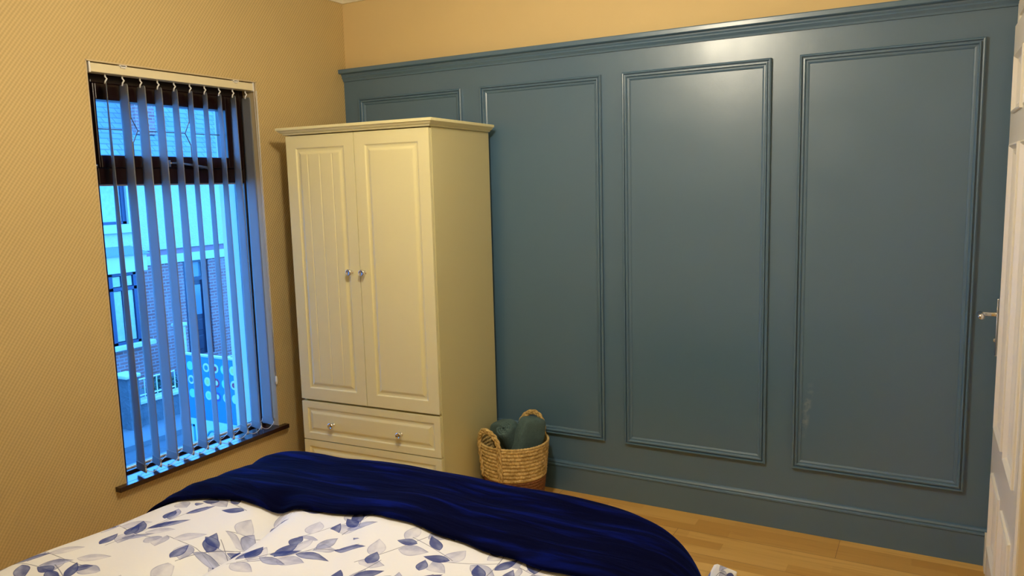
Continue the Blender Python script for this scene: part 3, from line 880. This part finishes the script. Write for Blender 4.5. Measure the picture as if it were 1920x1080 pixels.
# ------------------------------------------------------------------ towels in the basket
def towel_roll(name, loc, rot, r, L, label, turns=3.2, tail=True):
    bm = bmesh.new()
    N = 110; th = r/(turns+.35)*.86
    def sp(t):
        a = t*turns*2*pi
        return a, .006 + (r-.006-th/2)*t
    prof_o, prof_i = [], []
    for k in range(N+1):
        a, rr = sp(k/N)
        w_ = 1+.03*sin(3*a)
        prof_o.append((cos(a)*(rr+th*.46)*w_, sin(a)*(rr+th*.46)*w_)); prof_i.append((cos(a)*(rr-th*.40)*w_, sin(a)*(rr-th*.40)*w_))
    loop = prof_o + prof_i[::-1]
    rings = []
    nz = 14
    for j in range(nz+1):
        v = j/nz; z = -L*(1-v)
        e = min(v, 1-v)*nz
        sh = 1 - .05*(1-min(1, e))
        rings.append([bm.verts.new((x_*sh, y_*sh, z + (.010*(1-hypot(x_, y_)/r) if j == nz else 0) + .003*sin(7*math.atan2(y_, x_)))) for x_, y_ in loop])
    n_ = len(loop)
    for A, B in zip(rings, rings[1:]):
        for k in range(n_): bm.faces.new((A[k], A[(k+1) % n_], B[(k+1) % n_], B[k]))
    for k in range(N):
        for Rg in (rings[0], rings[-1]):
            bm.faces.new((Rg[k], Rg[k+1], Rg[n_-2-k], Rg[n_-1-k]))
    o = obj(name, bm, M['towel'], None, smooth=True)
    o.location = loc; o.rotation_euler = rot
    return tag(o, label, 'towel', 'teal towels in the woven basket')
towel_roll('rolled_towel', (BX-.022, BY-.060, .362), (radians(30), radians(-14), .3), .046, .24, 'small tightly rolled teal towel with its spiral end up, at the front of the basket')

def blob_towel(name, fn, label, nu=64, nv=40):
    bm = bmesh.new()
    vs = [[bm.verts.new(fn(2*pi*i/nu, -pi/2+pi*j/nv)) for j in range(1, nv)] for i in range(nu)]
    for i in range(nu):
        for j in range(nv-2):
            i2 = (i+1) % nu
            bm.faces.new((vs[i][j], vs[i2][j], vs[i2][j+1], vs[i][j+1]))
    bm.faces.new([vs[i][0] for i in range(nu)][::-1]); bm.faces.new([vs[i][-1] for i in range(nu)])
    o = obj(name, bm, M['towel'], None, smooth=True)
    return tag(o, label, 'towel', 'teal towels in the woven basket')
def sgn(v, p): return math.copysign(abs(v)**p, v)
def folded(cx, cy, cz, sx, sy, sz, rx, ry, rz, layers, seed):
    Rm = Matrix.Rotation(rz, 3, 'Z') @ Matrix.Rotation(ry, 3, 'Y') @ Matrix.Rotation(rx, 3, 'X')
    def f(u, v):
        x_ = sx*sgn(cos(v), .45)*sgn(cos(u), .45); y_ = sy*sgn(cos(v), .45)*sgn(sin(u), .45); z_ = sz*sgn(sin(v), .5)
        # fold layers show as creases across the thickness
        cr = abs(sin(layers*pi*(x_/sx+1)/2))
        k = 1 - .07*(1-cr)**3*(1 if abs(x_) < sx*.96 else 0)
        q = V((x_, y_*k, z_*k)) 
        q += V((1, 1, 1))*noise.noise(q*16+V((seed, 0, 0)))*.007
        return Rm @ q + V((cx, cy, cz))
    return f
blob_towel('folded_towel', folded(BX+.062, BY+.012, .275, .040, .070, .135, radians(-16), radians(4), radians(-28), 2, 1), 'large folded teal towel standing upright at the right of the basket')
blob_towel('folded_towel', folded(BX-.072, BY+.050, .290, .075, .050, .075, radians(8), radians(-14), radians(-30), 1, 5), 'crumpled teal towel at the back left of the basket, next to the wardrobe')

# ------------------------------------------------------------------ ceiling lamp (above the frame)
lp = thing('pendant_lamp', LAMP_POS, label='white glass globe pendant lamp hanging from the ceiling over the bed', cat='lamp')
bm = bmesh.new(); bmesh.ops.create_uvsphere(bm, u_segments=32, v_segments=16, radius=.075); obj('globe', bm, glow, lp, smooth=True)
bm = bmesh.new(); tube(bm, [(0, 0, .10), (0, 0, ZC-LAMP_POS[2]-.02)], .004, 8); obj('cord', bm, M['clear'], lp)
bm = bmesh.new(); lathe(bm, [(0, .06), (.028, .06), (.028, .11), (.012, .125), (0, .125)], None, 20); obj('lamp_holder', bm, M['clear'], lp, smooth=True)
bm = bmesh.new(); zz_ = ZC-LAMP_POS[2]; lathe(bm, [(0, zz_-.025), (.03, zz_-.025), (.05, zz_), (0, zz_)], None, 24); obj('ceiling_rose', bm, M['clear'], lp, smooth=True)

# ------------------------------------------------------------------ outdoors
G = -2.70
structure('ground_road', bx((-9.0, -8, G-.2), (-T0-.4, 22, G-.09)), M['road'], 'blue grey asphalt road below the window', 'road')
structure('ground_pavement', bx((-14, -8, G-.2), (-9.0, 22, G)), M['pave'], 'concrete pavement and front garden ground across the road', 'pavement')
hs = thing('terraced_house', (-13, 8, G), label='terraced house across the street with slate roof, pale upper wall, brick below', cat='house')
HO = Vector(hs.location)
def hp(name, bm, m, par=None, **kw):
    for v in bm.verts: v.co -= HO
    return obj(name, bm, m, par or hs, **kw)
# brick ground floor with door and window openings left as recesses
bm = bmesh.new()
box(bm, (-13.3, -2, G), (-13, 9.06, -.10)); box(bm, (-13.3, 9.80, G), (-13, 20, -.10)); box(bm, (-13.3, 9.06, -2.45-.25), (-13, 9.80, -2.45))
hp('brick_wall', bm, M['brick'])
hp('lintel_band', bx((-13.3, -2, -.10), (-12.96, 20, .10)), M['stone'], bev=.004)
hp('brick_band', bx((-13.3, -2, .10), (-12.99, 20, .235)), M['band'])
bm = bmesh.new()
wy0, wy1, wz = 6.05, 7.72, .87
box(bm, (-13.3, -2, .235), (-12.95, wy0, 2.2)); box(bm, (-13.3, wy1, .235), (-12.95, 20, 2.2)); box(bm, (-13.3, wy0, .235), (-12.95, wy1, wz)); box(bm, (-13.3, wy0, 2.05), (-12.95, wy1, 2.2))
hp('rendered_wall', bm, M['render'])
uw = hp('upper_window', None or (lambda: (lambda b: (box(b, (-13.12, wy0, wz), (-13.02, wy0+.07, 2.05)), box(b, (-13.12, wy1-.09, wz), (-13.02, wy1, 2.05)), box(b, (-13.12, wy0, wz), (-13.02, wy1, wz+.06)), box(b, (-13.12, wy0, 1.98), (-13.02, wy1, 2.05)), b)[-1])(bmesh.new()))(), M['bframe'])
hp('pane', bx((-13.09, wy0+.07, wz+.06), (-13.07, wy1-.09, 1.98)), M['pane'], uw)
hp('window_ledge', bx((-13.1, wy0-.08, wz-.19), (-12.88, wy1+.10, wz-.02)), M['stone'], bev=.01)
bm = bmesh.new()
q = [(-12.75, -2, 2.15), (-12.75, 20, 2.15), (-16.2, 20, 5.2), (-16.2, -2, 5.2)]
vs = [bm.verts.new(v) for v in q] + [bm.verts.new((a, b, c-.12)) for a, b, c in q]
for f in ((0, 1, 2, 3), (7, 6, 5, 4), (0, 4, 5, 1), (1, 5, 6, 2), (2, 6, 7, 3), (3, 7, 4, 0)): bm.faces.new([vs[i] for i in f])
hp('roof', bm, M['slate'])
bm = bmesh.new(); tube(bm, [(-12.72, -2, 2.12), (-12.72, 20, 2.12)], .06, 10); hp('gutter', bm, M['bframe'])
bm = bx((-14.0, 8.55, 2.9), (-13.55, 9.05, 4.6)); hp('chimney', bm, M['brick'])
# front door
fd = hp('front_door', bx((-13.18, 9.20, -2.45), (-13.12, 9.66, -.55)), M['dpaint'])
for a, b, c, d_ in ((9.26, 9.60, -1.45, -.72),): hp('door_pane', bx((-13.12, a, c), (-13.105, b, d_)), M['dglass'], fd)
for c, d_ in ((-1.85, -1.58), (-2.32, -1.98)): hp('door_panel', bx((-13.12, 9.27, c), (-13.10, 9.59, d_)), M['dpaint'], fd, bev=.008)
bm = bmesh.new(); box(bm, (-13.2, 9.06, -2.45), (-13.04, 9.20, -.10)); box(bm, (-13.2, 9.66, -2.45), (-13.04, 9.80, -.10)); box(bm, (-13.2, 9.20, -.60), (-13.04, 9.66, -.52)); box(bm, (-13.2, 9.20, -.16), (-13.04, 9.66, -.10))
hp('door_frame', bm, M['dpaint'])
hp('fanlight', bx((-13.14, 9.20, -.52), (-13.12, 9.66, -.16)), M['dglass'])
# bay window
bay = hp('bay_wall', (lambda b: (box(b, (-13.0, 4.0, G), (-12.35, 7.40, -1.76)), box(b, (-13.0, 7.30, -1.76), (-12.5, 7.40, -.13)), b)[-1])(bmesh.new()), M['brick'])
bm = bmesh.new()
box(bm, (-13, 3.95, -.13), (-12.27, 7.60, .24)); hp('bay_fascia', bm, M['stone'], bev=.01)
bm = bmesh.new()
vs = [bm.verts.new(v) for v in ((-13, 3.9, .40), (-13, 7.70, .40), (-12.22, 7.66, .25), (-12.22, 3.9, .25), (-13, 3.9, .24), (-13, 7.70, .24), (-12.22, 7.66, .235), (-12.22, 3.9, .235))]
for f in ((0, 1, 2, 3), (4, 7, 6, 5), (0, 3, 7, 4), (3, 2, 6, 7), (2, 1, 5, 6), (1, 0, 4, 5)): bm.faces.new([vs[i] for i in f])
hp('bay_roof', bm, M['dglass'])
bm = bmesh.new()
for a, b, c, d_ in ((4.0, 7.36, -1.66, -1.60), (4.0, 7.36, -.50, -.43), (4.0, 7.36, -.19, -.13), (6.69, 6.79, -1.66, -.13), (7.00, 7.05, -1.66, -.13), (7.27, 7.36, -1.66, -.13), (4.0, 4.1, -1.66, -.13), (5.2, 5.3, -1.66, -.13)):
    box(bm, (-12.42, a, c), (-12.33, b, d_))
bf = hp('bay_window_frame', bm, M['bframe'])
for a, b in ((6.79, 7.00), (7.05, 7.27)):
    for c, d_ in ((-1.60, -.50), (-.43, -.19)): hp('bay_pane', bx((-12.39, a+.015, c+.015), (-12.37, b-.015, d_-.015)), M['pane'], bf)
hp('bay_pane', bx((-12.39, 5.3, -1.60), (-12.37, 6.69, -.50)), M['pane'], bf)
hp('bay_ledge', bx((-12.9, 3.95, -1.76), (-12.22, 7.62, -1.66)), M['stone'], bev=.01)
hp('downpipe', (lambda b: (tube(b, [(-12.9, 7.66, -.1), (-12.9, 7.66, G)], .05, 10), b)[-1])(bmesh.new()), M['bframe'])

# garden wall with coping and railings
gw = thing('garden_wall', (-9.9, 7.5, G), label='low mossy garden wall with pale coping and white railings across the road', cat='wall')
GO = Vector(gw.location)
def gp(name, bm, m, **kw):
    for v in bm.verts: v.co -= GO
    return obj(name, bm, m, gw, **kw)
gp('wall_body', bx((-10.02, 5.42, G), (-9.86, 9.8, -2.30)), M['gwall'])
gp('coping', bx((-10.06, 5.42, -2.30), (-9.82, 9.8, -2.235)), M['coping'], bev=.012)
for k in range(5):
    a = 5.50+k*.86
    bm = bmesh.new()
    for z in (-1.86, -2.16): tube(bm, [(-9.94, a, z), (-9.94, a+.78, z)], .013, 6)
    for j in range(7): tube(bm, [(-9.94, a+.13*j, -2.235), (-9.94, a+.13*j, -1.84)], .011, 6)
    gp('railing', bm, M['rail'])
pl = thing('gate_pier', (-9.9, 5.3, G), label='dark brick gate pier with flat pale cap at the left end of the garden wall', cat='gate pier')
obj('pier_body', bx((-.16, -.12, 0), (.14, .10, .95)), M['gwall'], pl)
obj('pier_cap', bx((-.22, -.19, .95), (.20, .118, 1.02)), M['coping'], pl, bev=.02)
pt = thing('porch_post', (-11.6, 7.75, G), label='pale square post behind the railings, left of the dark front door', cat='post')
obj('post_shaft', bx((-.07, -.10, 0), (.07, .10, 1.35)), M['render'], pt)
obj('post_cap', bx((-.10, -.13, 1.35), (.10, .13, 1.42)), M['stone'], pt, bev=.01)
# shrubs behind the wall
for k, (sx_, sy_, sr, lab) in enumerate(((-10.7, 6.6, .42, 'dark green shrub behind the left railings by the gate pier'), (-11.6, 9.9, .55, 'dark shrub right of the front door across the street'))):
    bm = bmesh.new(); random.seed(k+3)
    for j in range(260):
        a, e = random.uniform(0, 2*pi), math.asin(random.uniform(-.2, 1)); rr = sr*random.uniform(.55, 1)
        c_ = V((rr*cos(e)*cos(a), rr*cos(e)*sin(a), sr*.5+rr*sin(e)*1.1))
        s_ = .05; t1 = V((random.uniform(-1, 1), random.uniform(-1, 1), random.uniform(-1, 1))).normalized(); t2 = t1.orthogonal().normalized()
        q = [c_+t1*s_, c_+t2*s_*.5, c_-t1*s_, c_-t2*s_*.5]
        bm.faces.new([bm.verts.new(v) for v in q])
    tube(bm, [(0, 0, 0), (0, 0, sr)], .03, 6)
    tag(obj('shrub', bm, M['hedge'], loc=(sx_, sy_, G)), lab, 'shrub')

# bright board with rows of rings
bd = thing('street_board', (-7.1, 4.9, G-.09), label='bright blue board with rows of coloured rings standing in the street', cat='sign board')
BO = Vector(bd.location)
def bp2(name, bm, m, par=None, **kw):
    for v in bm.verts: v.co -= BO
    return obj(name, bm, m, par or bd, **kw)
bp2('blue_panel', bx((-7.81, 4.9, -2.13), (-6.50, 4.95, -1.085)), M['boardblue'])
bp2('top_edge', bx((-7.82, 4.89, -1.085), (-6.49, 4.96, -1.055)), M['coping'])
lpn = bp2('lower_panel', bx((-7.81, 4.9, -2.70), (-6.50, 4.95, -2.13)), M['boardpale'])
for xx in (-7.6, -6.7): bp2('foot', bx((xx-.04, 4.70, G-.09), (xx+.04, 5.2, -2.70)), M['bframe'])
cols = [-7.70, -7.51, -7.32, -7.115, -6.92, -6.72]; rows_ = [-1.255, -1.485, -1.71]
pat = [['cyan', 'wht/boardblue', 'cyan'], ['grn/cyan', 'wht/nvy', 'cyan'], ['wht/boardblue', 'grn/yel', 'grn/cyan'], ['wht/redp', 'redp/wht', 'nvy/wht'], ['cyan/wht', 'cyan', 'wht/cyan'], ['grn/yel', 'wht/redp', 'grn/grn']]
for ci, cx_ in enumerate(cols):
    for ri, cz_ in enumerate(rows_):
        k = pat[ci][ri].split('/')
        T = Matrix.Translation((cx_+.005*ri, 4.9, cz_)) @ Matrix.Rotation(pi/2, 4, 'X')
        bm = bmesh.new(); lathe(bm, [(0, -.001), (.073, -.001), (.073, .004), (0, .004)], T, 28)
        d_ = bp2('dot', bm, M[k[0]])
        if len(k) > 1:
            bm = bmesh.new(); lathe(bm, [(0, .003), (.040, .003), (.040, .007), (0, .007)], T, 24)
            bp2('dot_centre', bm, M[k[1]], d_)
bm = bmesh.new(); box(bm, (-7.79, 4.893, -2.27), (-7.70, 4.90, -2.235)); box(bm, (-7.735, 4.893, -2.60), (-7.695, 4.90, -2.235)); bp2('letter', bm, M['letter'], lpn)
bm = bmesh.new()
tube(bm, [(-7.27+.15*cos(t*pi/14), 4.897, -2.46+.17*sin(t*pi/14)) for t in range(3, 26)], .018, 6); bp2('letter', bm, M['letter'], lpn)
